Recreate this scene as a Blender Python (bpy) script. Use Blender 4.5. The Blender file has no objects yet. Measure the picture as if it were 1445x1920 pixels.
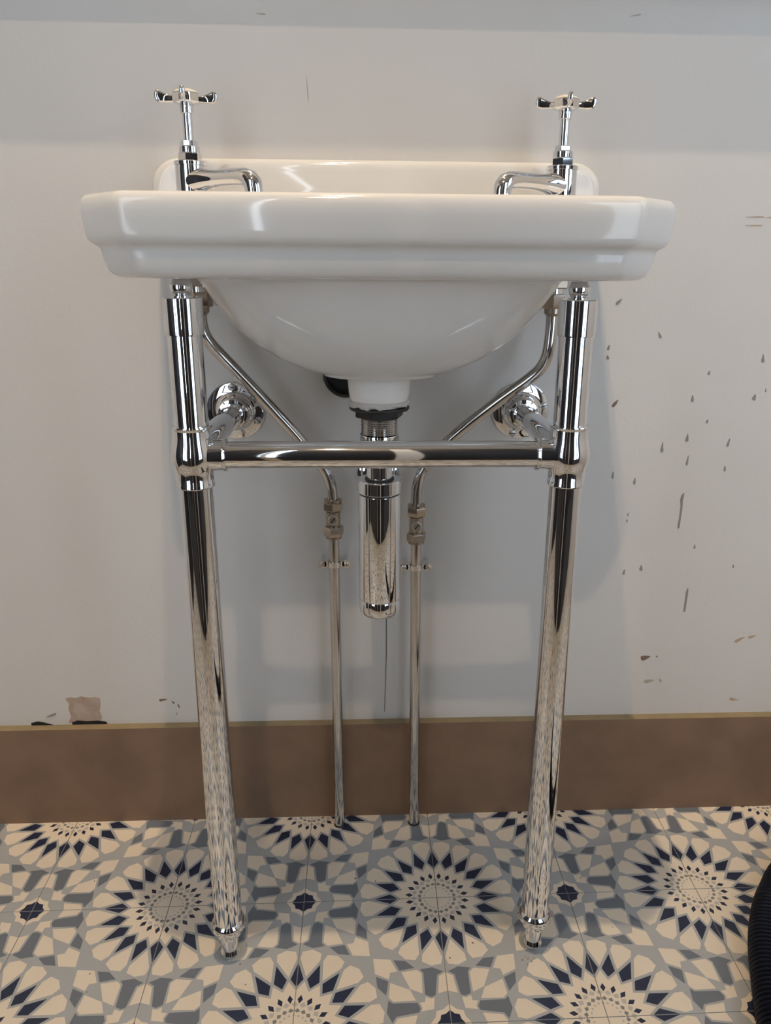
import bpy, bmesh, math, random
from mathutils import Vector, Matrix
from math import sin, cos, pi, radians, sqrt

random.seed(7)
scene = bpy.context.scene
COL = scene.collection

# ------------------------------------------------------------------ camera
# wall_back is the plane y = 0, the room lies at y < 0, floor z = 0, x = 0 is the basin's centre line
F_PX, IMG_H = 1425.28, 1920.0
pitch, roll, yaw = -0.2937, -0.0073, 0.0450
cam_d = bpy.data.cameras.new('camera')
cam = bpy.data.objects.new('camera', cam_d)
COL.objects.link(cam)
fwd = Vector((sin(yaw) * cos(pitch), cos(yaw) * cos(pitch), sin(pitch)))
right0 = Vector((cos(yaw), -sin(yaw), 0))
down0 = fwd.cross(right0)
right = cos(roll) * right0 + sin(roll) * down0
down = -sin(roll) * right0 + cos(roll) * down0
M = Matrix.Identity(4)
for i in range(3):
    M[i][0], M[i][1], M[i][2] = right[i], -down[i], -fwd[i]
M.translation = Vector((-0.0133, -1.0093, 0.8259))
cam.matrix_world = M
cam_d.sensor_fit = 'VERTICAL'
cam_d.sensor_height = 24.0
cam_d.lens = 24.0 * F_PX / IMG_H
cam_d.shift_x = -31.92 / IMG_H
cam_d.shift_y = -32.54 / IMG_H
cam_d.clip_start = 0.01
scene.camera = cam

# ------------------------------------------------------------------ world, exposure, daylight
world = bpy.data.worlds.new('world')
scene.world = world
world.use_nodes = True
wb = world.node_tree.nodes['Background']
wb.inputs[0].default_value = (0.62, 0.78, 1.0, 1)
wb.inputs[1].default_value = 1.0
vs = scene.view_settings
vs.view_transform = 'Standard'
vs.look = 'None'
vs.gamma = 1.0
vs.use_curve_mapping = False
vs.exposure = -0.03

def area(name, loc, direction, sx, sy, energy, color):
    d = bpy.data.lights.new(name, 'AREA')
    d.shape = 'RECTANGLE'
    d.size, d.size_y = sx, sy
    d.energy = energy
    d.color = color
    o = bpy.data.objects.new(name, d)
    o.location = loc
    o.rotation_euler = Vector(direction).to_track_quat('-Z', 'Y').to_euler()
    COL.objects.link(o)
    return o

# ROOM_F is an unseen screen of height SCREEN_H, added for the chrome's reflections; the room goes on behind it to ROOM_FAR
ROOM_L, ROOM_R, ROOM_F, ROOM_H, SCREEN_H, ROOM_FAR = -1.20, 1.25, -1.15, 3.19, 1.96, -2.40
area('daylight_side_window', (ROOM_R + 0.12, -0.72, 1.55), (-1, 0, 0), 0.6, 1.0, 4.0, (0.70, 0.85, 1.0))
area('daylight_door_gap', (-0.237, ROOM_F - 0.12, 1.20), (0, 1, 0), 0.024, 1.3, 0.8, (0.76, 0.88, 1.0))
area('daylight_rear_window', (0.80, ROOM_F - 0.12, 1.1), (0, 1, 0), 0.66, 1.5, 9.0, (0.78, 0.89, 1.0))
area('fill_rear_left', (-0.78, ROOM_F - 0.12, 1.1), (0, 1, 0), 0.56, 1.5, 7.5, (0.84, 0.92, 1.0))  # unseen fill, added to lift the shade around the basin

# ------------------------------------------------------------------ materials
MATS = {}
def mat(name, color, rough=0.5, metal=0.0, spec=0.5, coat=0.0, noise=None, bump=None, emit=None):
    """noise=(scale, amount, colour2) mixes a second colour by noise; bump=(scale, strength)"""
    m = bpy.data.materials.new(name)
    m.use_nodes = True
    nt = m.node_tree
    b = nt.nodes['Principled BSDF']
    b.inputs['Base Color'].default_value = (*color, 1)
    b.inputs['Roughness'].default_value = rough
    b.inputs['Metallic'].default_value = metal
    b.inputs['Specular IOR Level'].default_value = spec
    b.inputs['Coat Weight'].default_value = coat
    b.inputs['Coat Roughness'].default_value = 0.03
    tc = nt.nodes.new('ShaderNodeTexCoord')
    geo = nt.nodes.new('ShaderNodeNewGeometry')
    if noise:
        n = nt.nodes.new('ShaderNodeTexNoise')
        n.inputs['Scale'].default_value = noise[0]
        n.inputs['Detail'].default_value = 6
        nt.links.new(geo.outputs['Position'], n.inputs['Vector'])
        r = nt.nodes.new('ShaderNodeMapRange')
        r.inputs[1].default_value, r.inputs[2].default_value = 0.35, 0.75
        r.inputs[3].default_value, r.inputs[4].default_value = 0.0, noise[1]
        nt.links.new(n.outputs['Fac'], r.inputs[0])
        mx = nt.nodes.new('ShaderNodeMix')
        mx.data_type = 'RGBA'
        mx.inputs[6].default_value = (*color, 1)
        mx.inputs[7].default_value = (*noise[2], 1)
        nt.links.new(r.outputs[0], mx.inputs[0])
        nt.links.new(mx.outputs[2], b.inputs['Base Color'])
    if bump:
        n2 = nt.nodes.new('ShaderNodeTexNoise')
        n2.inputs['Scale'].default_value = bump[0]
        n2.inputs['Detail'].default_value = 4
        nt.links.new(geo.outputs['Position'], n2.inputs['Vector'])
        bp = nt.nodes.new('ShaderNodeBump')
        bp.inputs['Strength'].default_value = bump[1]
        bp.inputs['Distance'].default_value = 0.001
        nt.links.new(n2.outputs['Fac'], bp.inputs['Height'])
        nt.links.new(bp.outputs['Normal'], b.inputs['Normal'])
    if emit:
        b.inputs['Emission Color'].default_value = (*emit[0], 1)
        b.inputs['Emission Strength'].default_value = emit[1]
    MATS[name] = m
    return m

mat('wall_paint', (0.66, 0.64, 0.615), 0.55, noise=(5.0, 0.5, (0.61, 0.585, 0.56)), bump=(160, 0.22))
mat('dark_paint', (0.06, 0.065, 0.08), 0.6)
mat('ceiling_paint', (0.80, 0.79, 0.77), 0.7, bump=(90, 0.1))
mat('mdf', (0.24, 0.150, 0.098), 0.65, noise=(14.0, 0.9, (0.180, 0.113, 0.074)), bump=(500, 0.15))
mat('mdf_lit_edge', (0.30, 0.225, 0.125), 0.8, noise=(40.0, 0.8, (0.20, 0.17, 0.10)), bump=(300, 0.3))  # cut edge tone, with the light from above painted in
mat('grout', (0.42, 0.38, 0.34), 0.9)
mat('tile_cream', (0.80, 0.70, 0.565), 0.34, noise=(60, 0.35, (0.74, 0.635, 0.50)))
mat('tile_grey', (0.42, 0.43, 0.43), 0.34)
mat('tile_slate', (0.165, 0.185, 0.215), 0.34)
mat('tile_navy', (0.018, 0.026, 0.062), 0.34)
mat('tile_light_grey', (0.52, 0.50, 0.46), 0.34)
mat('tile_mid_grey', (0.23, 0.23, 0.23), 0.34)
mat('tile_body', (0.42, 0.41, 0.39), 0.5)
mat('ceramic', (0.77, 0.755, 0.73), 0.07, spec=0.5, coat=0.35)
mat('chrome', (0.80, 0.82, 0.85), 0.035, metal=1.0)
mat('pipe_chrome', (0.62, 0.62, 0.62), 0.10, metal=1.0, noise=(40, 0.4, (0.48, 0.47, 0.46)))
mat('nickel', (0.46, 0.40, 0.34), 0.26, metal=1.0, noise=(150, 0.5, (0.42, 0.36, 0.30)))
mat('boss_nickel', (0.70, 0.66, 0.60), 0.35, metal=1.0)
mat('steel_screw', (0.55, 0.54, 0.52), 0.3, metal=1.0)
mat('index_ceramic', (0.86, 0.80, 0.66), 0.12, coat=0.3)
mat('black_print', (0.02, 0.02, 0.02), 0.5)
mat('black_plastic', (0.010, 0.011, 0.014), 0.28)
mat('rubber', (0.012, 0.012, 0.013), 0.5)
mat('sealant', (0.52, 0.50, 0.47), 0.45, bump=(300, 0.5))
mat('hose_plastic', (0.006, 0.008, 0.017), 0.33, spec=0.35)
mat('mark_grey', (0.26, 0.255, 0.225), 0.7)
mat('mark_brown', (0.20, 0.14, 0.10), 0.8)
mat('mark_pale', (0.43, 0.37, 0.31), 0.8)
mat('mark_orange', (0.46, 0.34, 0.24), 0.8)
mat('bare_plaster', (0.40, 0.285, 0.22), 0.9, noise=(45, 1.0, (0.56, 0.49, 0.43)), bump=(200, 0.4))
mat('gap_dark', (0.012, 0.012, 0.014), 0.9)
mat('pencil', (0.17, 0.165, 0.15), 0.8)
mat('dark_door', (0.012, 0.014, 0.022), 0.35)
mat('frame_paint', (0.75, 0.75, 0.74), 0.4)
mat('lamp_glass', (1, 0.9, 0.75), 0.4, emit=((1.0, 0.76, 0.48), 25.0))
g = bpy.data.materials.new('pane_glass'); g.use_nodes = True
gb = g.node_tree.nodes['Principled BSDF']
gb.inputs['Base Color'].default_value = (0.95, 0.97, 1, 1)
gb.inputs['Roughness'].default_value = 0.0
gb.inputs['Transmission Weight'].default_value = 1.0
gb.inputs['IOR'].default_value = 1.01
MATS['pane_glass'] = g

# ------------------------------------------------------------------ mesh helpers
class MB:
    """collects vertices and faces of one mesh"""
    def __init__(self):
        self.v, self.f, self.mi = [], [], []
    def add(self, vs, fs, mi=0):
        n = len(self.v)
        self.v += [tuple(p) for p in vs]
        self.f += [[i + n for i in f] for f in fs]
        self.mi += [mi] * len(fs)
        return self
    def box(self, x0, x1, y0, y1, z0, z1, mi=0):
        vs = [(x, y, z) for z in (z0, z1) for y in (y0, y1) for x in (x0, x1)]
        return self.add(vs, [(0, 2, 3, 1), (4, 5, 7, 6), (0, 1, 5, 4), (2, 6, 7, 3), (0, 4, 6, 2), (1, 3, 7, 5)], mi)
    def loft(self, loops, caps=(True, True), mi=0):
        n = len(loops[0])
        vs = [p for l in loops for p in l]
        fs = []
        for k in range(len(loops) - 1):
            for i in range(n):
                j = (i + 1) % n
                fs.append((k * n + i, k * n + j, (k + 1) * n + j, (k + 1) * n + i))
        if caps[0]:
            fs.append(tuple(reversed(range(n))))
        if caps[1]:
            fs.append(tuple(range((len(loops) - 1) * n, len(loops) * n)))
        return self.add(vs, fs, mi)
    def lathe(self, prof, origin=(0, 0, 0), axis=(0, 0, 1), segs=40, mi=0, caps=(True, True)):
        """prof: (radius, height along axis)"""
        q = Vector(axis).to_track_quat('Z', 'Y')
        o = Vector(origin)
        loops = []
        for r, h in prof:
            loops.append([o + q @ Vector((r * cos(2 * pi * i / segs), r * sin(2 * pi * i / segs), h)) for i in range(segs)])
        return self.loft(loops, caps, mi)
    def tube(self, pts, radii, segs=20, mi=0, caps=(True, True)):
        pts = [Vector(p) for p in pts]
        if not hasattr(radii, '__len__'):
            radii = [radii] * len(pts)
        loops, up = [], None
        for i, p in enumerate(pts):
            t = (pts[min(i + 1, len(pts) - 1)] - pts[max(i - 1, 0)]).normalized()
            if up is None:
                up = t.orthogonal().normalized()
            up = (up - t * up.dot(t)).normalized()
            sd = t.cross(up)
            loops.append([p + radii[i] * (cos(2 * pi * k / segs) * up + sin(2 * pi * k / segs) * sd) for k in range(segs)])
        return self.loft(loops, caps, mi)
    def prism(self, poly, z0, z1, mi=0):
        return self.loft([[(x, y, z0) for x, y in poly], [(x, y, z1) for x, y in poly]], mi=mi)

def link(name, mb, material, parent=None, smooth=30, bevel=0.0):
    me = bpy.data.meshes.new(name)
    me.from_pydata(mb.v, [], mb.f)
    mats = material if isinstance(material, (list, tuple)) else [material]
    for m_ in mats:
        me.materials.append(MATS[m_])
    if len(mats) > 1:
        for p_, k in zip(me.polygons, mb.mi):
            p_.material_index = k
    bm = bmesh.new(); bm.from_mesh(me)
    bmesh.ops.recalc_face_normals(bm, faces=bm.faces)
    bm.to_mesh(me); bm.free()
    if smooth:
        for p_ in me.polygons:
            p_.use_smooth = True
        me.set_sharp_from_angle(angle=radians(smooth))
    o = bpy.data.objects.new(name, me)
    COL.objects.link(o)
    if parent:
        o.parent = parent
    if bevel:
        md = o.modifiers.new('bevel', 'BEVEL')
        md.width = bevel; md.segments = 2; md.limit_method = 'ANGLE'
    return o

def thing(name, label, cat, loc=(0, 0, 0), group=None):
    o = bpy.data.objects.new(name, None)
    o.empty_display_size = 0.02
    o.location = loc
    COL.objects.link(o)
    tag(o, label, cat, group)
    return o

def tag(o, label=None, cat=None, group=None, kind=None):
    if label: o['label'] = label
    if cat: o['category'] = cat
    if group: o['group'] = group
    if kind: o['kind'] = kind
    return o

def smooth_path(pts, n=8):
    """Catmull-Rom through the points"""
    P = [Vector(p) for p in pts]
    P = [2 * P[0] - P[1]] + P + [2 * P[-1] - P[-2]]
    out = []
    for i in range(1, len(P) - 2):
        for k in range(n):
            t = k / n
            a, b, c, d = P[i - 1], P[i], P[i + 1], P[i + 2]
            out.append(0.5 * (2 * b + (c - a) * t + (2 * a - 5 * b + 4 * c - d) * t * t + (3 * b - a - 3 * c + d) * t ** 3))
    out.append(P[-2])
    return out

def hexagon(r, rot=0.0):
    return [(r * cos(pi / 3 * i + rot), r * sin(pi / 3 * i + rot)) for i in range(6)]

def hex_nut(mb, c, r, z0, z1, rot=0.0, ch=0.12):
    """hexagonal nut on a vertical axis with slightly chamfered ends"""
    x, y = c
    h = (z1 - z0) * ch
    lo = [[(x + px * k, y + py * k, z) for px, py in hexagon(r, rot)] for k, z in ((0.93, z0), (1, z0 + h), (1, z1 - h), (0.93, z1))]
    return mb.loft(lo)

# ------------------------------------------------------------------ setting: floor of patterned tiles
S = 0.18                                   # tile side
GX, GY, GR = 0.075, -0.179, 0.00636        # a rosette centre on the floor, turn of the tile grid against the wall
GAP = 0.0017                               # half joint, in tile sides

def polar(r, deg):
    return (r * cos(radians(deg)), r * sin(radians(deg)))

def rosette():
    out = []
    K = range(20)
    for k in K:
        a = 18 * k
        out.append((1, 1, [polar(.297, a), polar(.357, a + 7.1), polar(.482, a), polar(.357, a - 7.1)], 'navy'))
        h = a + 9
        out.append((1, 1, [polar(.376, h), polar(.515, h + 7.8), polar(.569, h + 6.6), polar(.588, h), polar(.569, h - 6.6), polar(.515, h - 7.8)], 'cream'))
        out.append((2, 1, [polar(.242, h), polar(.211, h + 4.9), polar(.180, h), polar(.211, h - 4.9)], 'navy'))
        out.append((2, 1, [polar(.196, a), polar(.173, a + 7.4), polar(.157, a), polar(.173, a - 7.4)], 'light'))
        out.append((2, 1, [polar(.148, h), polar(.131, h + 8), polar(.117, h), polar(.131, h - 8)], 'mid'))
        out.append((2, 1, [polar(.108, a), polar(.098, a + 6), polar(.089, a), polar(.098, a - 6)], 'light'))
    disc = []
    for k in K:
        disc += [polar(.272, 18 * k), polar(.340, 18 * k + 9)]
    out.append((1, 1, disc, 'cream'))
    return [(l, c, p) for l, _, p, c in out]

def star():
    out = []
    def ring(tip, notch, diag):
        p = []
        for k in range(4):
            c_, s_ = [(1, 0), (0, 1), (-1, 0), (0, -1)][k]
            rt = lambda q: (q[0] * c_ - q[1] * s_, q[0] * s_ + q[1] * c_)
            p += [rt((tip, 0)), rt(notch), rt((diag, diag)), rt((notch[1], notch[0]))]
        return p
    out.append((1, 'cream', ring(.133, (.096, .047), .087)))
    out.append((2, 'navy', ring(.092, (.067, .029), .060)))
    dart = [(.182, .090), (.175, .115), (.191, .150), (.154, .154), (.150, .191), (.115, .175), (.090, .182), (.102, .102)]
    T = [(.372, .017), (.407, .089), (.393, .174), (.367, .152), (.205, .150), (.187, .111), (.198, .083), (.347, .059)]
    ax = [(.230, 0), (.210, .065), (.338, .047), (.361, .008), (.361, -.008), (.338, -.047), (.210, -.065)]
    kt = [(.391, .194), (.377, .300), (.249, .245), (.215, .167), (.361, .163)]
    rh = [(.407, .209), (.464, .270), (.472, .350), (.389, .312)]
    pent = [(.328, .386), (.371, .478), (.489, .489), (.478, .371), (.386, .328), (.376, .376)]
    for k in range(4):
        c_, s_ = [(1, 0), (0, 1), (-1, 0), (0, -1)][k]
        rt = lambda P: [(x * c_ - y * s_, x * s_ + y * c_) for x, y in P]
        mir = lambda P: [(y, x) for x, y in P]
        for poly, c in ((dart, 'cream'), (ax, 'cream'), (pent, 'cream')):
            out.append((1, c, rt(poly)))
        for poly, c in ((T, 'slate'), (kt, 'cream'), (rh, 'slate')):
            out.append((1, c, rt(poly)))
            out.append((1, c, rt(mir(poly))))
    return out

def clip(poly, lo, hi):
    for ax in (0, 1):
        for side, lim in ((1, lo), (-1, hi)):
            if not poly:
                return poly
            res = []
            for i in range(len(poly)):
                a, b = poly[i - 1], poly[i]
                ia, ib = side * (a[ax] - lim) >= 0, side * (b[ax] - lim) >= 0
                if ia != ib:
                    t = (lim - a[ax]) / (b[ax] - a[ax])
                    res.append((a[0] + t * (b[0] - a[0]), a[1] + t * (b[1] - a[1])))
                if ib:
                    res.append(b)
            poly = res
    return poly

def make_tile_mesh():
    names = ['tile_body', 'tile_grey', 'tile_cream', 'tile_slate', 'tile_navy', 'tile_light_grey', 'tile_mid_grey']
    idx = {'cream': 2, 'slate': 3, 'navy': 4, 'light': 5, 'mid': 6}
    mb = MB()
    a, b, e = -.5 + GAP, .5 - GAP, .0012
    lp = lambda k, z: [((a + k) * S, (a + k) * S, z), ((b - k) * S, (a + k) * S, z), ((b - k) * S, (b - k) * S, z), ((a + k) * S, (b - k) * S, z)]
    mb.loft([lp(0, -.008), lp(0, -.0005), lp(e, 0)], caps=(True, False), mi=1)
    mb.add(lp(e, 0), [(0, 1, 2, 3)], 1)
    R, T = rosette(), star()
    for motif, corners in ((R, ((0, 0), (1, 1))), (T, ((1, 0), (0, 1)))):
        for cx, cy in corners:
            for layer, c, poly in motif:
                q = clip([(x + cx - .5, y + cy - .5) for x, y in poly], a + e, b - e)
                area2 = abs(sum(q[i - 1][0] * q[i][1] - q[i][0] * q[i - 1][1] for i in range(len(q)))) if q else 0
                if len(q) >= 3 and area2 > 1e-5:
                    if sum(q[i - 1][0] * q[i][1] - q[i][0] * q[i - 1][1] for i in range(len(q))) < 0:
                        q = q[::-1]
                    mb.add([(x * S, y * S, 3e-5 * layer) for x, y in q], [tuple(range(len(q)))], idx[c])
    me = bpy.data.meshes.new('tile')
    me.from_pydata(mb.v, [], mb.f)
    for n in names:
        me.materials.append(MATS[n])
    for p_, k in zip(me.polygons, mb.mi):
        p_.material_index = k
    return me

floor = link('floor', MB().box(ROOM_L - .1, ROOM_R + .1, ROOM_FAR - .1, .1, -.05, -.0012), 'grout', smooth=0)
tag(floor, 'patterned tile floor with navy rosettes and stars on grey', kind='structure')
tile_me = make_tile_mesh()
for j in range(0, -12, -1):
    for i in range(-8, 7):
        u, v = i + .5, j + .5
        x = GX + (u - GR * v) * S
        y = GY + (v + GR * u) * S
        if x < ROOM_L - .02 or x > ROOM_R + .02 or y < ROOM_F - .02:
            continue
        t = bpy.data.objects.new('tile', tile_me)
        t.location = (x, y, 0)
        t.rotation_euler = (0, 0, GR + (pi / 2 if (i + j) % 2 else 0))
        COL.objects.link(t)
        t.parent = floor

# ------------------------------------------------------------------ setting: walls, ceiling, baseboard
def wall_with_opening(name, axis, pos, thick, a0, a1, openings, paint='wall_paint', top=None):
    top = top or ROOM_H
    """wall across axis at pos (outwards by thick), spanning a0..a1, with (b0,b1,z0,z1) openings"""
    mb = MB()
    def bx(b0, b1, z0, z1):
        if b1 - b0 < 1e-4 or z1 - z0 < 1e-4:
            return
        p0, p1 = min(pos, pos + thick), max(pos, pos + thick)
        if axis == 'x':
            mb.box(p0, p1, b0, b1, z0, z1)
        else:
            mb.box(b0, b1, p0, p1, z0, z1)
    cur = a0
    for b0, b1, z0, z1 in sorted(openings):
        bx(cur, b0, -.05, top); bx(b0, b1, -.05, z0); bx(b0, b1, z1, top)
        cur = b1
    bx(cur, a1, -.05, top)
    return tag(link(name, mb, paint, smooth=0), kind='structure')

wall_back = wall_with_opening('wall_back', 'y', 0, .10, ROOM_L - .1, ROOM_R + .1, [])
wall_back['label'] = 'scuffed off-white painted wall behind the basin'
wall_with_opening('wall_right', 'x', ROOM_R, .10, ROOM_FAR, 0, [(-1.02, -.42, 1.05, 2.05)])
wall_with_opening('wall_left', 'x', ROOM_L, -.10, ROOM_FAR, 0, [(-1.12, -.36, 0, 2.0)])
wall_with_opening('added_screen', 'y', ROOM_F, -.10, ROOM_L, ROOM_R, [(-1.07, -.49, .3, 1.9), (-.38, .43, 0, 1.9), (.46, 1.14, .3, 1.9)], 'dark_paint', SCREEN_H)  # added screen, dark so that the chrome reflects dark stripes
wall_with_opening('wall_far', 'y', ROOM_FAR, -.10, ROOM_L - .1, ROOM_R + .1, [])
ceiling = link('ceiling', MB().box(ROOM_L - .1, ROOM_R + .1, ROOM_FAR - .1, .1, ROOM_H, ROOM_H + .1), 'ceiling_paint', smooth=0)
tag(ceiling, kind='structure')

bbm = MB()
BBY, BBH = -0.0135, 0.1640
bbm.box(ROOM_L, ROOM_R, BBY, 0, 0, BBH, 0)
bbm.mi[1] = 1
baseboard = tag(link('baseboard_back', bbm, ['mdf', 'mdf_lit_edge'], smooth=0), 'unpainted brown board skirting along the wall', kind='structure')

tag(link('trim_1', MB().box(-.95, .95, -.0455, 0, 1.1415, 1.160), 'frame_paint', smooth=0, bevel=.002), 'white painted ledge on the wall above the basin', kind='structure')
# windows and added doors, behind and beside the camera
def window(name, axis, pos, b0, b1, z0, z1, panes):
    w = bpy.data.objects.new(name, None); COL.objects.link(w); w.empty_display_size = .05
    tag(w, kind='structure')
    fr = .05 if b1 - b0 > .5 else (.025 if b1 - b0 > .2 else .008)
    mb = MB()
    def bx(m_, c0, c1, y0, y1, t0, t1):
        if axis == 'x': m_.box(pos + t0, pos + t1, c0, c1, y0, y1)
        else: m_.box(c0, c1, pos + t0, pos + t1, y0, y1)
    sg = 1 if axis == 'x' else -1
    ts = sorted((sg * .01, sg * .06))
    bx(mb, b0, b0 + fr, z0, z1, *ts); bx(mb, b1 - fr, b1, z0, z1, *ts)
    bx(mb, b0 + fr, b1 - fr, z0, z0 + fr, *ts); bx(mb, b0 + fr, b1 - fr, z1 - fr, z1, *ts)
    W_ = (b1 - b0 - 2 * fr) / panes
    for k in range(1, panes):
        c = b0 + fr + W_ * k
        bx(mb, c - .018, c + .018, z0 + fr, z1 - fr, *ts)
    link('window_frame', mb, 'dark_door', w, smooth=0)
    for k in range(panes):
        c0 = b0 + fr + W_ * k + (.018 if k else 0); c1 = b0 + fr + W_ * (k + 1) - (.018 if k < panes - 1 else 0)
        gm = MB(); tg = sorted((sg * .033, sg * .037))
        bx(gm, c0, c1, z0 + fr, z1 - fr, *tg)
        link('pane', gm, 'pane_glass', w, smooth=0)
    return w
window('window_1', 'x', ROOM_R, -1.02, -.42, 1.05, 2.05, 2)
window('window_2', 'y', ROOM_F, .46, 1.14, .3, 1.9, 2)
window('fill_window', 'y', ROOM_F, -1.07, -.49, .3, 1.9, 2)  # unseen window added around the left fill light
# dark leaves and pale post added for the stripes the chrome reflects; daylight enters by a gap
d1 = tag(link('added_door_1', MB().box(.105, .43, ROOM_F - .06, ROOM_F - .02, 0, 1.9), 'dark_door', smooth=0), kind='structure')
d3 = tag(link('added_door_3', MB().box(-.218, .045, ROOM_F - .06, ROOM_F - .02, 0, 1.9), 'dark_door', smooth=0), kind='structure')
d4 = tag(link('added_door_4', MB().box(-.38, -.256, ROOM_F - .06, ROOM_F - .02, 0, 1.9), 'dark_door', smooth=0), kind='structure')
tag(link('added_post', MB().box(.045, .105, ROOM_F - .07, ROOM_F - .005, 0, 1.9), 'frame_paint', smooth=0), kind='structure')
d2 = tag(link('added_door_2', MB().box(ROOM_L - .06, ROOM_L - .02, -1.12, -.36, 0, 2.0), 'dark_door', smooth=0), kind='structure')  # unseen dark leaf, added so the legs reflect a dark stripe

# ------------------------------------------------------------------ ceiling downlights
def downlight(x, y, energy, radius, label, spot=None):
    t = thing('ceiling_downlight', label, 'lamp', (x, y, ROOM_H))
    link('trim_ring', MB().lathe([(.030, -.001), (.030, -.006), (.041, -.006), (.044, -.003), (.044, 0), (.03, 0)], segs=32, caps=(False, False)), 'chrome', t)
    link('lamp_disc', MB().lathe([(.0295, -.003), (.0295, -.001)], segs=32), 'lamp_glass', t)
    l = bpy.data.lights.new('downlight_beam', 'SPOT')
    l.energy = energy
    l.color = (1.0, 0.76, 0.50)
    l.shadow_soft_size = radius
    l.spot_size = radians(110)
    l.spot_blend = 0.6
    lo = bpy.data.objects.new('downlight_beam', l)
    lo.location = (0, 0, -.012)
    COL.objects.link(lo)
    lo.parent = t
    return t
downlight(-.107, -.553, 128, .018, 'recessed ceiling downlight nearest the basin wall')
downlight(-.19, -1.82, 78, .022, 'recessed ceiling downlight behind the added screen')

# ------------------------------------------------------------------ wash basin
HW, YF, ZT = 0.2725, -0.319, 0.885

def rounded(hw, yf, yb, cf, cb, r, z, seg=5, sub=6):
    """closed octagonal loop with rounded corners; cf / cb front / back chamfers"""
    cs = [(-hw, yb - cb), (-hw, yf + cf), (-hw + cf, yf), (hw - cf, yf), (hw, yf + cf), (hw, yb - cb), (hw - cb, yb), (-hw + cb, yb)]
    n = len(cs)
    arcs = []
    for i in range(n):
        p, c, q = Vector(cs[i - 1]), Vector(cs[i]), Vector(cs[(i + 1) % n])
        u, w = (p - c), (q - c)
        lu, lw = u.length, w.length
        u, w = u / max(lu, 1e-9), w / max(lw, 1e-9)
        ang = u.angle(w) if lu > 1e-6 and lw > 1e-6 else pi
        turn = pi - ang
        t = min(r * math.tan(turn / 2), lu * .48, lw * .48)
        a, b = c + u * t, c + w * t
        arc = []
        for k in range(seg + 1):
            s = k / seg
            arc.append((1 - s) ** 2 * a + 2 * s * (1 - s) * c + s * s * b)
        arcs.append(arc)
    out = []
    for i in range(n):
        out += arcs[i]
        a, b = arcs[i][-1], arcs[(i + 1) % n][0]
        for k in range(1, sub):
            out.append(a.lerp(b, k / sub))
    return [(p.x, p.y, z) for p in out]

def rim(d, dz, r=.016):
    return rounded(HW - d, YF + d, -.0008, .047 - .586 * d, .0004, r, ZT + dz)

basin = thing('wash_basin', 'white ceramic washbasin with stepped rim and low back upstand', 'basin', (0, 0, 0))
loops = []
# inside of the bowl, from the outlet up to the rim
inner = [(.026, -.176, -.124, .742), (.055, -.200, -.116, .744), (.105, -.224, -.119, .757), (.145, -.240, -.121, .781),
         (.170, -.255, -.122, .812), (.192, -.269, -.123, .845), (.207, -.279, -.124, .868), (.218, -.285, -.122, .8770), (.228, -.290, -.118, .8808)]
for hx, yf, yb, z in inner:
    h = min(hx, (yb - yf) / 2)
    loops.append(rounded(hx, yf, yb, min(.05, h * .55), min(.045, h * .5), .05, z))
loops.append(rounded(.237, -.297, -.112, .045, .03, .04, .8835))
for d, dz in [(.020, -.0002), (.012, 0), (.0070, -.0005), (.0036, -.0022), (.0014, -.0052), (.0003, -.0100), (.0002, -.0160), (.0008, -.0230), (.0019, -.0310), (.0028, -.0362),
              (.0038, -.0390), (.0060, -.0417), (.0090, -.0436), (.0115, -.0450), (.0129, -.0470), (.0136, -.0500), (.0145, -.0550), (.0160, -.0610), (.0182, -.0660), (.0212, -.0694), (.0255, -.0716), (.0320, -.0725)]:
    loops.append(rim(d, dz))
loops.append(rounded(.222, -.283, -.03, .05, .02, .04, .8125))
def superellipse(ref, hx, yf, yb, z, n):
    yc, hy = (yf + yb) / 2, (yb - yf) / 2
    out = []
    for x, y, _ in ref:
        a = math.atan2((y + .157) / .127, x / .222)
        c_, s_ = cos(a), sin(a)
        k = (abs(c_) ** n + abs(s_) ** n) ** (-1 / n)
        out.append((hx * k * c_, yc + hy * k * s_, z))
    return out
ref = loops[-1]
for hx, yf, yb, z, n in [(.1945, -.278, -.040, .8124, 2.9), (.1915, -.2755, -.042, .8110, 2.8), (.1885, -.2730, -.044, .8070, 2.7), (.1835, -.2690, -.047, .7980, 2.6), (.1760, -.2640, -.051, .7860, 2.5),
                      (.1655, -.2570, -.057, .7725, 2.4), (.1520, -.2480, -.065, .7570, 2.3), (.1350, -.2370, -.074, .7415, 2.2), (.1140, -.2240, -.083, .7275, 2.1), (.0940, -.2120, -.092, .7180, 2.0),
                      (.0760, -.2030, -.100, .7125, 2.0), (.0690, -.1995, -.103, .7110, 2.0), (.0655, -.1975, -.105, .7092, 2.0), (.0635, -.1955, -.1065, .7072, 2.0), (.0580, -.1920, -.110, .7062, 2.0), (.036, -.178, -.122, .7060, 2.0)]:
    loops.append(superellipse(ref, hx, yf, yb, z, n))
bb = MB().loft(loops)
link('basin_body', bb, 'ceramic', basin, smooth=50)

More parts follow.
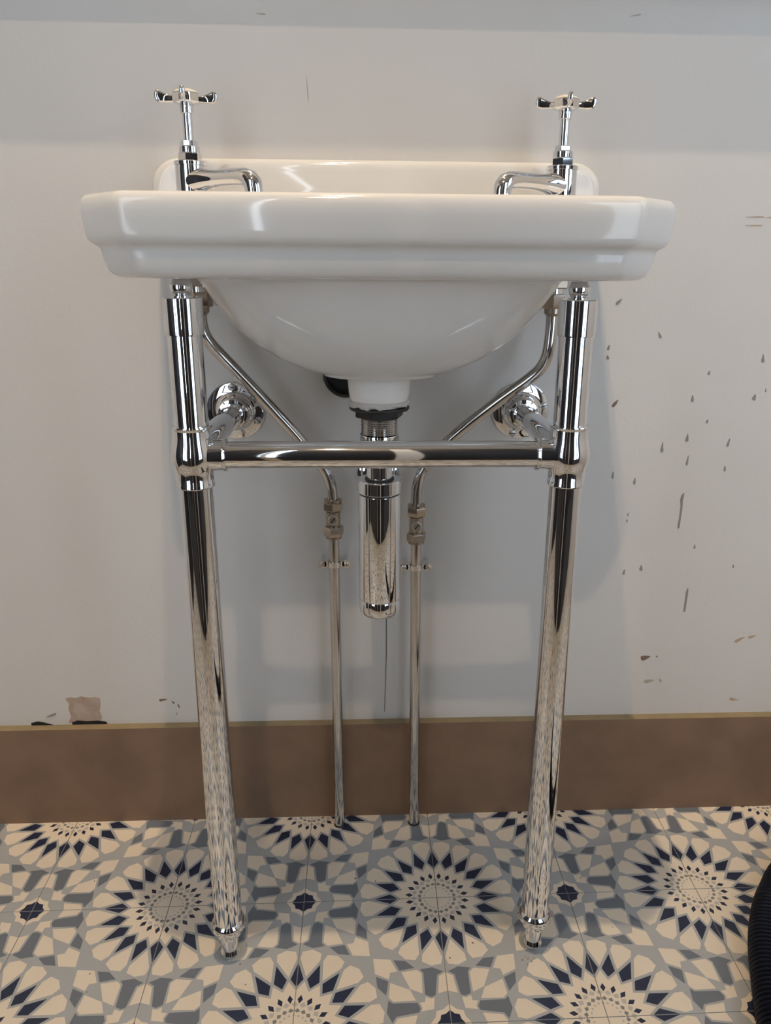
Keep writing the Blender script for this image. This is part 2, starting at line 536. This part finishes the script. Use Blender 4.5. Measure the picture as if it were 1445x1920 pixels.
def xz_rounded(hw, z0, z1, r, y, seg=10):
    pts = [(-hw, z0), (hw, z0)]
    for k in range(seg + 1):
        a = pi / 2 * k / seg
        pts.append((hw - r + r * cos(a), z1 - r + r * sin(a)))
    for k in range(seg + 1):
        a = pi / 2 + pi / 2 * k / seg
        pts.append((-hw + r + r * cos(a), z1 - r + r * sin(a)))
    return [(x, y, z) for x, z in pts]
up = MB().loft([xz_rounded(.2725 - k, .872, .9465 - k, .034 - k * .5, y) for k, y in ((0, -.0008), (0, -.012), (.0008, -.0165), (.0030, -.0200), (.0070, -.0220), (.012, -.0226))])
link('upstand', up, 'ceramic', basin, smooth=50)
DX, DY = -.0018, -.150
link('outlet_boss', MB().lathe([(.0375, .0012), (.0364, -.001), (.0355, -.008), (.0347, -.018), (.0338, -.0245), (.0322, -.0272), (.026, -.0275)], (DX, DY, .7060), segs=48), 'ceramic', basin)

# ------------------------------------------------------------------ chrome basin stand
LY, LX = -.257, .190
stand = thing('basin_stand', 'polished chrome washstand with two front legs and crossbar', 'washstand', (0, LY, 0))
def P(name, mb, m_='chrome', parent=None, **k):
    """part whose mesh is written in world coordinates under a thing (which sits at its base)"""
    o = link(name, mb, m_, parent, **k)
    root = parent
    off = Vector((0, 0, 0))
    while root is not None:
        off += Vector(root.location)
        root = root.parent
    o.data.transform(Matrix.Translation(-off))
    return o
def ball(r, n=12, z=0, a0=-90, a1=90):
    return [(max(r * cos(radians(a0 + (a1 - a0) * i / n)), .0002), z + r * sin(radians(a0 + (a1 - a0) * i / n))) for i in range(n + 1)]

ZB = .641
for sx in (-1, 1):
    x = LX * sx
    P('leg_foot', MB().lathe([(.004, 0), (.0095, .0008), (.0116, .0035), (.0118, .0065), (.0103, .0095), (.0094, .0112), (.0100, .018), (.0112, .027), (.0120, .0305), (.0138, .0318),
        (.0142, .034), (.0136, .0365), (.0145, .038), (.0180, .0415), (.0203, .0455), (.0206, .049), (.0196, .0525), (.0176, .0545), (.0168, .0555)], (x, LY, 0)), parent=stand)
    P('leg', MB().lathe([(.0166, .055), (.0166, .612)], (x, LY, 0), caps=(False, False)), parent=stand)
    P('upper_leg', MB().lathe([(.0166, .668), (.0166, .762)], (x, LY, 0), caps=(False, False)), parent=stand)
    P('leg_cap', MB().lathe([(.0166, .7595), (.0184, .7600), (.0186, .7612), (.0186, .7940), (.0180, .7950), (.004, .7952)], (x, LY, 0)), parent=stand)
    P('finial_ball', MB().lathe([(.0100, .7945), (.0098, .7962), (.0080, .7972), (.0076, .7980)] + ball(.0104, 14, .8043, -40, 44) + [(.003, .8118)], (x, LY, 0)), parent=stand)
    tee = MB().lathe([(.0168, .6712), (.0196, .6716), (.0201, .6705), (.0197, .6685), (.0189, .6675), (.0189, .6605), (.0196, .656), (.0214, .6500), (.0226, .6440), (.0226, .638),
                      (.0216, .6325), (.0198, .6275), (.0188, .6235), (.0187, .613), (.0193, .6118), (.0193, .6096), (.0186, .6086), (.0168, .6085)], (x, LY, 0), segs=48)
    tee.lathe([(.0160, 0), (.0160, .030), (.0170, .0308), (.0172, .0322), (.0166, .0334), (.014, .0336)], (x, LY, ZB), (-sx, 0, 0), segs=40)
    tee.lathe([(.0162, 0), (.0162, .030), (.0170, .0308), (.0170, .0322), (.0160, .0334), (.014, .0336)], (x, LY, ZB - .002), (0, 1, 0), segs=40)
    P('tee_joint', tee, parent=stand)
    P('wall_arm', MB().lathe([(.0142, .030), (.0142, .2535)], (x, LY, ZB - .002), (0, 1, 0), segs=36), parent=stand)
    fl = P('wall_flange', MB().lathe([(.0385, .0003), (.0388, .0020), (.0380, .0040), (.0360, .0052), (.0290, .0062), (.0262, .0072), (.0250, .0100), (.0242, .0125), (.0228, .0140), (.0212, .0150),
        (.0200, .0180), (.0196, .0235), (.0203, .0255), (.0200, .0275), (.0185, .0290), (.0160, .0296), (.0143, .0300)], (x, 0, ZB - .002), (0, -1, 0), segs=56), parent=stand)
    for k in range(3):
        a = radians((97 if sx < 0 else 12) - 120 * k)
        sm = MB().lathe([(.0048, .0040), (.0048, .0066), (.0040, .0074), (.0006, .0077)], (x + .0320 * cos(a), 0, ZB - .002 + .0320 * sin(a)), (0, -1, 0), segs=16)
        s_ = P('screw', sm, 'steel_screw', fl)
        c = Vector((x + .0320 * cos(a), -.0077, ZB - .002 + .0320 * sin(a)))
        b_ = a * 1.7
        e1 = Vector((cos(b_), 0, sin(b_))) * .0042; e2 = Vector((-sin(b_), 0, cos(b_))) * .0005; e3 = Vector((0, .0002, 0))
        P('screw_slot', MB().loft([[c + e1 + e2 - e3, c + e1 - e2 - e3, c - e1 - e2 - e3, c - e1 + e2 - e3], [c + e1 + e2 + e3 * 2, c + e1 - e2 + e3 * 2, c - e1 - e2 + e3 * 2, c - e1 + e2 + e3 * 2]]), 'gap_dark', fl, smooth=0)
P('crossbar', MB().lathe([(.0140, -(LX - .030)), (.0140, LX - .030)], (0, LY, ZB), (1, 0, 0), segs=44), parent=stand)

# ------------------------------------------------------------------ pillar taps
def make_tap(x, y, sx, theta, text, label):
    """sx = +1: spout swings to the right (towards the middle from the left tap)"""
    t = thing('pillar_tap', label, 'tap', (x, y, .8835))
    Z0 = .8835
    L = lambda nm, mb, m_='chrome', parent=t, **k: P(nm, mb, m_, parent, **k)
    L('base_collar', MB().lathe([(.021, Z0 - .0005), (.0215, Z0 + .0015), (.0205, Z0 + .004), (.0178, Z0 + .005)], (x, y, 0)))
    body = MB().lathe([(.0172, Z0 + .0040), (.0172, .9270), (.0168, .9298), (.0160, .9302)], (x, y, 0))
    L('tap_body', body)
    # spout: a flattened, tapering pipe that leaves the body sideways and turns down at its end
    dv = Vector((sx * .80, -.60, 0)).normalized()
    pts, rad = [], []
    for s_, z, r in ((.000, .9130, .0165), (.010, .9132, .0150), (.020, .9140, .0122), (.030, .9146, .0100), (.045, .9149, .0090), (.060, .9149, .0088), (.074, .9146, .0092), (.084, .9136, .0098), (.0915, .9110, .0102), (.0955, .9065, .0103), (.0968, .9010, .0100), (.0970, .8965, .0099)):
        pts.append(Vector((x, y, 0)) + dv * s_ + Vector((0, 0, z))); rad.append(r)
    sp = MB().tube(pts, rad, segs=28)
    sp.lathe([(.0160, 0), (.0165, -.004), (.0128, -.015), (.0100, -.024)], (pts[0].x, pts[0].y, .9130), (0, 0, 1))
    L('spout', sp)
    L('outlet_ring', MB().lathe([(.0080, -.002), (.0104, -.0015), (.0106, .001), (.0101, .003)], (pts[-1].x, pts[-1].y, .8965)))
    L('body_collar', MB().lathe([(.0165, .9298), (.0180, .9302), (.0180, .9336), (.0172, .9344), (.0110, .9346)], (x, y, 0)))
    L('head_nut', hex_nut(MB(), (x, y), .0128, .9340, .9430, .35))
    L('head_collar', MB().lathe([(.0108, .9425), (.0113, .9432), (.0113, .9492), (.0107, .9500), (.006, .9502)], (x, y, 0)))
    L('gland_nut', hex_nut(MB(), (x, y), .0095, .9498, .9556, .1))
    L('stem', MB().lathe([(.0054, .9550), (.0054, .9860)], (x, y, 0), segs=24))
    # cross handle
    h = bpy.data.objects.new('cross_handle', None); h.empty_display_size = .01
    COL.objects.link(h); h.parent = t; h.location = (0, 0, .985 - Z0); h.rotation_euler = (0, 0, theta)
    def H(nm, mb, m_='chrome', **k):
        return link(nm, mb, m_, h, **k)
    H('sleeve', MB().lathe([(.0066, -.0022), (.0076, -.0016), (.0076, .0072), (.0072, .0080)], segs=28))
    oct_ = lambda r: [(r * cos(pi / 4 * i + pi / 8), r * sin(pi / 4 * i + pi / 8)) for i in range(8)]
    H('hub', MB().loft([[(a * k, b * k, z) for a, b in oct_(.0150)] for k, z in ((.72, .0070), (.95, .0082), (1, .0095), (1, .0172), (.96, .0182), (.8, .0185))]), smooth=25)
    for k in range(4):
        a = pi / 2 * k
        secs = []
        for s_, zc, hz, w in ((.0115, .0125, .0040, .0034), (.0165, .0122, .0038, .0030), (.0205, .0126, .0044, .0026), (.0245, .0134, .0054, .0027), (.0275, .0142, .0062, .0030), (.0297, .0147, .0064, .0032), (.0314, .0150, .0058, .0032), (.0326, .0151, .0046, .0029), (.0334, .0152, .0031, .0023), (.0339, .0152, .0014, .0012)):
            ring = []
            for q in range(16):
                f = 2 * pi * q / 16
                lx, lz = w * abs(cos(f)) ** .5 * (1 if cos(f) > 0 else -1), hz * abs(sin(f)) ** .8 * (1 if sin(f) > 0 else -1)
                ring.append((s_ * cos(a) - lx * sin(a), s_ * sin(a) + lx * cos(a), zc + lz))
            secs.append(ring)
        H('lever', MB().loft(secs), smooth=60)
    ix = H('index_disc', MB().lathe([(.0128, .0178), (.0131, .0186), (.0124, .0200), (.0102, .0213), (.0068, .0223), (.0030, .0228), (.0004, .0229)], segs=36), 'index_ceramic')
    cu = bpy.data.curves.new('index_text', 'FONT')
    cu.body = text; cu.size = .0062; cu.align_x = 'CENTER'; cu.align_y = 'CENTER'; cu.extrude = .00005
    tmp = bpy.data.objects.new('tmp_text', cu)
    COL.objects.link(tmp)
    dg = bpy.context.evaluated_depsgraph_get()
    me = bpy.data.meshes.new_from_object(tmp.evaluated_get(dg))
    bpy.data.objects.remove(tmp)
    # wrap the letters on the front flank of the domed disc
    for v in me.vertices:
        r_ = .0095 - v.co.y * .9
        an = v.co.x / .0100
        zz = .0229 - (r_ / .0131) ** 2 * .0044 + v.co.z + .00018
        v.co = Vector((r_ * sin(an), -r_ * cos(an), zz))
    me.materials.append(MATS['black_print'])
    to = bpy.data.objects.new('index_lettering', me)
    COL.objects.link(to); to.parent = h
    # threaded tail and back nut under the basin
    L('tail', MB().lathe([(.0098, .778), (.0098, .8835)], (x, y, 0), segs=24))
    L('back_nut', hex_nut(MB(), (x, y), .0180, .8000, .8118, .2), 'nickel')
    return t
make_tap(-.2112, -.080, 1, radians(5), 'HOT', 'chrome cross-handle pillar tap over the left leg')
make_tap(.2078, -.080, -1, radians(-5), 'COLD', 'chrome cross-handle pillar tap over the right leg')

# ------------------------------------------------------------------ bottle trap and waste
trap = thing('bottle_trap', 'chrome cylindrical bottle trap hanging below the basin outlet', 'trap', (DX, DY, .414))
T_ = lambda nm, mb, m_='chrome', **k: P(nm, mb, m_, trap, **k)
at = (DX, DY, 0)
rs = random.Random(3)
seal = MB()
lo = []
for z, r0, j in ((.6795, .0322, 0), (.6780, .0342, .0005), (.6755, .0346, .0010), (.6728, .0335, .0014)):
    lo.append([(DX + (r0 + rs.uniform(-j, j)) * cos(2 * pi * i / 48), DY + (r0 + rs.uniform(-j, j)) * sin(2 * pi * i / 48), z + (rs.uniform(-j, j) if z < .676 else 0)) for i in range(48)])
T_('sealant_ring', seal.loft(lo), 'sealant', smooth=60)
T_('rubber_washer', MB().lathe([(.030, .6735), (.0340, .6722), (.0344, .6700), (.0335, .6682), (.028, .6676)], at, segs=40), 'rubber')
T_('back_nut', hex_nut(MB(), (DX, DY), .0280, .6590, .6684, .25), 'rubber')
th = []
z = .6395
while z < .6600:
    th += [(.0192, z), (.0208, z + .0009), (.0208, z + .0013), (.0192, z + .0022)]
    z += .0024
T_('threaded_tail', MB().lathe(th, at, segs=40), 'pipe_chrome', smooth=20)
T_('slip_collar', MB().lathe([(.019, .6395), (.0220, .6392), (.0224, .6384), (.0224, .6045), (.0218, .6035), (.016, .6032)], at, segs=44))
T_('tail_tube', MB().lathe([(.0152, .580), (.0152, .6045)], at, segs=40))
T_('tube_seal', MB().lathe([(.0150, .5845), (.0168, .5850), (.0172, .5862), (.0166, .5874), (.0150, .5878)], at, segs=40), 'rubber')
T_('trap_cap', MB().lathe([(.015, .5855), (.0250, .5855), (.0257, .5846), (.0257, .5708), (.0250, .5700), (.0235, .5698)], at, segs=52))
T_('cap_seal', MB().lathe([(.0240, .5676), (.0243, .5700)], at, segs=48), 'rubber')
T_('bottle', MB().lathe([(.0240, .5682), (.0248, .5677), (.0249, .5665), (.0249, .4362), (.0246, .4355)], at, segs=56))
T_('trap_base', MB().lathe([(.0246, .4352), (.0249, .4346), (.0249, .4225), (.0241, .4178), (.0222, .4152), (.0195, .4141), (.001, .4140)], at, segs=56))
T_('outlet_pipe', MB().lathe([(.0152, .020), (.0152, .1495)], (DX, DY, .5520), (0, 1, 0), segs=36))
T_('outlet_flange', MB().lathe([(.0300, .0003), (.0302, .0020), (.0280, .0052), (.0200, .0085), (.0155, .0090)], (DX, 0, .5520), (0, -1, 0), segs=44))

# black plastic pipe end in its ragged hole behind the outlet boss
stub = thing('overflow_pipe_stub', 'black plastic pipe stub in a ragged wall hole behind the basin outlet', 'pipe', (-.043, 0, .690))
hole = []
rs = random.Random(11)
rim_o = [.0335 + rs.uniform(-.0022, .0022) for _ in range(40)]
P('ragged_hole_edge', MB().loft([[(-.043 + k * rim_o[i] * cos(2 * pi * i / 40), y, .690 + k * rim_o[i] * sin(2 * pi * i / 40)) for i in range(40)] for k, y in ((1.05, -.0003), (1.0, -.0010), (.85, -.0006))]), 'sealant', stub)
P('pipe_end', MB().lathe([(.0265, .0004), (.0300, .0030), (.0300, .026), (.0290, .030), (.0255, .031), (.0250, .012), (.001, .012)], (-.043, 0, .690), (0, -1, 0), segs=40), 'black_plastic', stub)

# ------------------------------------------------------------------ supply pipes with isolating valves, and their clips
def supply(pts_up, x, yp, zs, xf, label):
    """zs: (upper nut top, upper nut bottom, lower nut top, lower nut bottom, screw height)"""
    t = thing('supply_pipe', label, 'pipe', (xf, yp - .004, 0))
    Lp = lambda nm, mb, m_='pipe_chrome', parent=t, **k: P(nm, mb, m_, parent, **k)
    Lp('lower_pipe', MB().tube([(xf, yp - .004, 0), (xf + (x - xf) * .5, yp - .002, .20), (x, yp, zs[3] + .004)], .0075, segs=24))
    Lp('foot_shade', MB().lathe([(.0076, .0024), (.0084, .0016), (.0090, 0)], (xf, yp - .004, 0), segs=24), 'rubber')  # dark ring in place of the shade around the pipe's foot
    Lp('upper_pipe', MB().tube(smooth_path(pts_up, 8), .0075, segs=24))
    v = Lp('valve_body', MB().lathe([(.0085, zs[3] - .003), (.0085, zs[2] + .001), (.0098, zs[2] + .002), (.0098, zs[1] - .002), (.0085, zs[1] - .001), (.0085, zs[0] + .002)], (x, yp, 0), segs=28), 'nickel')
    for nm, z1, z0, rr in (('compression_nut', zs[0], zs[1], .5), ('compression_nut', zs[2], zs[3], .25)):
        Lp(nm, hex_nut(MB(), (x, yp), .0136, z0, z1, rr), 'nickel', v)
    Lp('nut_collar', MB().lathe([(.0085, zs[0] - .001), (.0118, zs[0] + .0005), (.0118, zs[0] + .0035), (.0080, zs[0] + .0045)], (x, yp, 0), segs=28), 'nickel', v)
    Lp('nut_collar', MB().lathe([(.0080, zs[3] - .0045), (.0112, zs[3] - .0035), (.0112, zs[3] - .0005), (.0085, zs[3] + .001)], (x, yp, 0), segs=28), 'nickel', v)
    Lp('valve_boss', MB().lathe([(.0068, .005), (.0068, .0132), (.0062, .0138), (.0050, .0138), (.0048, .0112), (.0005, .0112)], (x, yp, zs[4]), (0, -1, 0), segs=24), 'boss_nickel', v)
    sc = Lp('turn_screw', MB().lathe([(.0048, .0105), (.0048, .0122), (.0005, .0124)], (x, yp, zs[4]), (0, -1, 0), segs=20), 'steel_screw', v)
    c = Vector((x, yp - .0125, zs[4])); b_ = radians(52)
    e1 = Vector((cos(b_), 0, sin(b_))) * .0044; e2 = Vector((-sin(b_), 0, cos(b_))) * .0006; e3 = Vector((0, .0002, 0))
    Lp('turn_slot', MB().loft([[c + e1 + e2 - e3, c + e1 - e2 - e3, c - e1 - e2 - e3, c - e1 + e2 - e3], [c + e1 + e2 + e3, c + e1 - e2 + e3, c - e1 - e2 + e3, c - e1 + e2 + e3]]), 'gap_dark', v, smooth=0)
    top = Vector(pts_up[-1])
    Lp('tap_connector', hex_nut(MB().lathe([(.0078, .768), (.0105, .771), (.0105, .777), (.0078, .778)], (top.x, top.y, 0), segs=24), (top.x, top.y), .0150, .7770, .7940, .3), 'nickel')
    return t
yp = -.028
supply([(-.0630, yp, .512), (-.0634, yp, .527), (-.0660, -.028, .545), (-.0725, -.029, .563), (-.0850, -.031, .5795), (-.1085, -.036, .6130), (-.1552, -.050, .6715), (-.1895, -.066, .7150), (-.2040, -.075, .7350), (-.2110, -.0795, .7540), (-.2112, -.080, .785)],
       -.0628, yp, (.5195, .5080, .4850, .4715, .4966), -.0620, 'chrome water pipe with isolating valve left of the bottle trap')
supply([(.0497, yp, .503), (.0495, yp, .520), (.0510, -.028, .541), (.0565, -.029, .5610), (.0690, -.031, .5775), (.0971, -.036, .6107), (.1490, -.050, .6575), (.1880, -.065, .6915), (.2020, -.073, .7100), (.2068, -.078, .7350), (.2078, -.080, .785)],
       .0500, yp, (.5115, .4995, .4745, .4630, .4865), .0518, 'chrome water pipe with isolating valve right of the bottle trap')

def pipe_clip(x, z, label):
    t = thing('pipe_clip', label, 'clip', (x, 0, z))
    yc = yp - .0003
    def band(r0, r1):
        a = [radians(180 + 180 * k / 14) for k in range(15)]
        return [(x + r1 * cos(q), yc + r1 * sin(q)) for q in a], [(x + r0 * cos(q), yc + r0 * sin(q)) for q in reversed(a)]
    o_, i_ = band(.0078, .0093)
    P('saddle_band', MB().prism(o_ + i_, z - .0035, z + .0035), 'chrome', t)
    for s in (-1, 1):
        ear = MB().lathe([(.0060, -.0008), (.0062, .0004), (.0058, .0014)], (x + s * .0165, yc - .0012, z), (0, -1, 0), segs=24)
        x0, x1 = sorted((x + s * .0076, x + s * .014))
        ear.box(x0, x1, yc - .0026, yc, z - .0035, z + .0035)
        ear.lathe([(.0032, 0), (.0032, -yc - .001)], (x + s * .0165, -.0003, z), (0, -1, 0), segs=16)
        P('ear', ear, 'chrome', t)
        P('screw', MB().lathe([(.0036, .0012), (.0035, .0022), (.0022, .0030), (.0003, .0033)], (x + s * .0165, yc - .0012, z), (0, -1, 0), segs=16), 'steel_screw', t)
    return t
pipe_clip(-.0627, .4300, 'small chrome saddle clip on the pipe left of the trap')
pipe_clip(.0502, .4245, 'small chrome saddle clip on the pipe right of the trap')

# ------------------------------------------------------------------ corrugated hose on the floor
hr = .0215
left_edge = [(.86, -.02), (.72, -.065), (.62, -.108), (.5467, -.1615), (.5151, -.194), (.4867, -.2289), (.458, -.2776), (.4361, -.3291), (.4144, -.3879), (.396, -.45), (.375, -.54), (.36, -.64), (.37, -.75)]
lp_ = smooth_path([(a, b, 0) for a, b in left_edge], 10)
ctr = []
for i, p_ in enumerate(lp_):
    t_ = (lp_[min(i + 1, len(lp_) - 1)] - lp_[max(i - 1, 0)]).normalized()
    nrm = Vector((-t_.y, t_.x, 0))
    ctr.append(p_ + nrm * hr * .93)
cum = [0]
for a, b in zip(ctr, ctr[1:]):
    cum.append(cum[-1] + (b - a).length)
def along(s):
    for i in range(len(cum) - 1):
        if cum[i + 1] >= s:
            f = (s - cum[i]) / max(cum[i + 1] - cum[i], 1e-9)
            return ctr[i].lerp(ctr[i + 1], f)
    return ctr[-1]
pitch_h = .0062
pts, rad = [], []
s = 0
while s < cum[-1] - pitch_h:
    for f, r in ((0, .0178), (.15, .0178), (.30, .0205), (.42, .0215), (.58, .0215), (.70, .0205), (.85, .0178)):
        q = along(s + f * pitch_h)
        pts.append(Vector((q.x, q.y, hr + .0004))); rad.append(r)
    s += pitch_h
hose = link('corrugated_hose', MB().tube(pts, rad, segs=28), 'hose_plastic', smooth=50)
tag(hose, 'thick dark navy corrugated plastic hose lying on the tiles', 'hose')

# ------------------------------------------------------------------ marks and wear on the wall (places taken from photo pixels on the plane y = 0)
Rm = Matrix((right, down, fwd))
def on_wall(px, py, y=0.0):
    d = right * ((px - 754.42) / F_PX) + down * ((py - 927.46) / F_PX) + fwd
    t = (y - M.translation.y) / d.y
    q = M.translation + d * t
    return q.x, q.z
def wall_poly(name, pts, m_, depth=.0004, parent=wall_back):
    q = [on_wall(*p_) for p_ in pts]
    return link(name, MB().loft([[(x, -.00005, z) for x, z in q], [(x, -depth, z) for x, z in q]], caps=(False, True)), m_, parent, smooth=0)
def streak(x0, y0, x1, y1, w, m_='mark_grey', name='paint_scuff'):
    """tear-shaped mark: thin at the first end, round at the second"""
    d = Vector((x1 - x0, y1 - y0)); L_ = max(d.length, .1); d /= L_; n = Vector((-d.y, d.x))
    rs_ = random.Random(int(x0 * 7 + y0))
    pts_ = []
    prof = [(0, .10), (.25, .28), (.5, .40), (.78, .52), (.93, .40), (1, .12)]
    for f, k in prof:
        pts_.append(Vector((x0, y0)) + d * L_ * f + n * w * k * rs_.uniform(.8, 1.2))
    for f, k in reversed(prof):
        pts_.append(Vector((x0, y0)) + d * L_ * f - n * w * k * rs_.uniform(.8, 1.2))
    wall_poly(name, [tuple(p_) for p_ in pts_], m_)
def crop5(x, y): return 1100 + x * .2604, 350 + y * .2604
def crop6(x, y): return 1100 + x * .2604, 850 + y * .2604
for cx_, data in ((crop5, [(250, 808, 210, 848, 24), (515, 1045, 530, 1092, 20), (162, 1138, 150, 1178, 16), (150, 1212, 148, 1245, 20), (1268, 1205, 1266, 1268, 22), (885, 1325, 873, 1356, 20),
        (760, 1500, 757, 1552, 20), (1212, 1495, 1196, 1538, 30), (1288, 1450, 1285, 1480, 10), (870, 1675, 860, 1704, 18), (726, 1780, 717, 1838, 20), (545, 1838, 538, 1915, 20), (1028, 1812, 1008, 1872, 20)]),
        (crop6, [(730, 15, 716, 88, 18), (993, 88, 990, 130, 18), (190, 130, 182, 182, 18), (345, 175, 340, 225, 20), (296, 425, 293, 452, 10), (288, 475, 287, 492, 12), (778, 655, 772, 686, 14), (272, 835, 260, 873, 18),
        (392, 805, 386, 845, 24), (1054, 800, 1052, 825, 14)])):
    for x0, y0, x1, y1, w in data:
        a, b = cx_(x0, y0), cx_(x1, y1)
        streak(*a, *b, w * .2604)
for pts_ in ([(690, 290), (702, 285), (698, 310), (690, 345), (688, 385), (676, 465), (666, 535), (658, 540), (651, 535), (664, 455), (673, 380), (670, 335), (678, 305)],
             [(722, 970), (730, 972), (727, 1015), (716, 1080), (708, 1138), (698, 1143), (693, 1135), (704, 1060), (711, 1000)]):
    wall_poly('paint_scuff', [crop6(*q) for q in pts_], 'mark_grey')
streak(*crop5(225, 1535), *crop5(182, 1585), 6.2, 'mark_brown', 'rust_spot')
for x0, y0, x1, y1, w, m_ in ((455, 1462, 388, 1478, 34, 'mark_brown'), (508, 1458, 498, 1466, 14, 'mark_brown'), (480, 1632, 410, 1645, 26, 'mark_pale'), (520, 1622, 532, 1645, 22, 'mark_pale'),
                              (1135, 1322, 1062, 1358, 22, 'mark_orange'), (1218, 1310, 1160, 1328, 18, 'mark_orange'), (1090, 1775, 1025, 1768, 18, 'mark_orange')):
    streak(*crop6(x0, y0), *crop6(x1, y1), w * .2604, m_, 'plaster_smudge')
for x0, y0, x1, y1 in ((1145, 218, 1275, 217), (1140, 278, 1265, 280), (1295, 222, 1325, 221)):
    streak(*crop5(x0, y0), *crop5(x1, y1), 2.4, 'mark_orange', 'scratch')
def crop4(x, y): return x * .346, 1250 + y * .346
wall_poly('bare_plaster_patch', [crop4(*q) for q in ((352, 172), (380, 165), (410, 170), (440, 160), (480, 168), (515, 162), (540, 170), (545, 205), (540, 240), (552, 275), (545, 298), (500, 305), (450, 308), (400, 306), (372, 302), (385, 270), (372, 230), (375, 200))], 'bare_plaster', .0005)
wall_poly('broken_gap', [crop4(*q) for q in ((392, 300), (420, 290), (470, 294), (530, 291), (575, 297), (583, 309), (500, 315), (392, 316))], 'gap_dark', .0008)
wall_poly('broken_gap', [crop4(*q) for q in ((170, 305), (205, 296), (240, 302), (288, 314), (280, 322), (172, 324))], 'gap_dark', .0008)
wall_poly('peeled_paint', [crop4(*q) for q in ((250, 270), (285, 255), (305, 250), (302, 258), (270, 270))], 'mark_grey', .0010)
streak(*crop4(905, 176), *crop4(862, 182), 4.5, 'mark_brown', 'plaster_smudge')
streak(*crop4(930, 185), *crop4(945, 200), 3.0, 'mark_brown', 'plaster_smudge')
streak(*crop4(962, 200), *crop4(972, 222), 3.0, 'mark_brown', 'plaster_smudge')
streak(*crop4(960, 245), *crop4(955, 262), 3.0, 'mark_pale', 'plaster_smudge')
wall_poly('pencil_line', [(723.4, 1140), (725.6, 1140), (725.0, 1225), (723.3, 1280), (721.2, 1334), (720.0, 1334), (721.8, 1280), (723.0, 1225)], 'pencil', .0003)
streak(574, 140, 578, 190, 1.6, 'mark_pale', 'hairline_scratch')
streak(480, 25, 498, 27, 3, 'mark_pale', 'paint_scuff')
streak(1180, 31, 1202, 27, 3, 'mark_pale', 'paint_scuff')

# ------------------------------------------------------------------ specks of dirt and plaster on the floor
rs = random.Random(21)
def on_floor(px, py):
    d = right * ((px - 754.42) / F_PX) + down * ((py - 927.46) / F_PX) + fwd
    t = -M.translation.z / d.z
    q = M.translation + d * t
    return q.x, q.y
def speck(px, py, r, m_, h=.0004):
    x, y = on_floor(px, py)
    n = 9
    k = [rs.uniform(.6, 1.2) for _ in range(n)]
    lo = [[(x + r * f * k[i] * cos(2 * pi * i / n), y + r * f * k[i] * sin(2 * pi * i / n), z) for i in range(n)] for f, z in ((1, .00005), (.7, h))]
    link('dirt_speck', MB().loft(lo, caps=(False, True)), m_, floor, smooth=0)
for px, py, r, m_ in ((990, 1797, .0020, 'mark_orange'), (984, 1793, .0012, 'mark_orange'), (996, 1803, .0010, 'mark_brown'), (979, 1800, .0011, 'mark_brown'), (1001, 1795, .0010, 'mark_orange'), (988, 1808, .0008, 'mark_brown'),
                      (886, 1768, .0016, 'mark_brown'), (843, 1796, .0012, 'mark_brown'), (704, 1652, .0012, 'mark_brown'), (666, 1647, .0014, 'mark_brown'), (450, 1808, .0012, 'mark_brown'), (168, 1826, .0011, 'mark_brown'),
                      (177, 1652, .0009, 'mark_brown'), (460, 1846, .0009, 'mark_brown'), (246, 1580, .0018, 'sealant'), (374, 1650, .0014, 'sealant'), (163, 1860, .0008, 'mark_brown'), (1148, 1738, .0009, 'mark_brown'), (1088, 1646, .0010, 'mark_brown'), (870, 1540, .0010, 'sealant')):
    speck(px, py, r, m_)
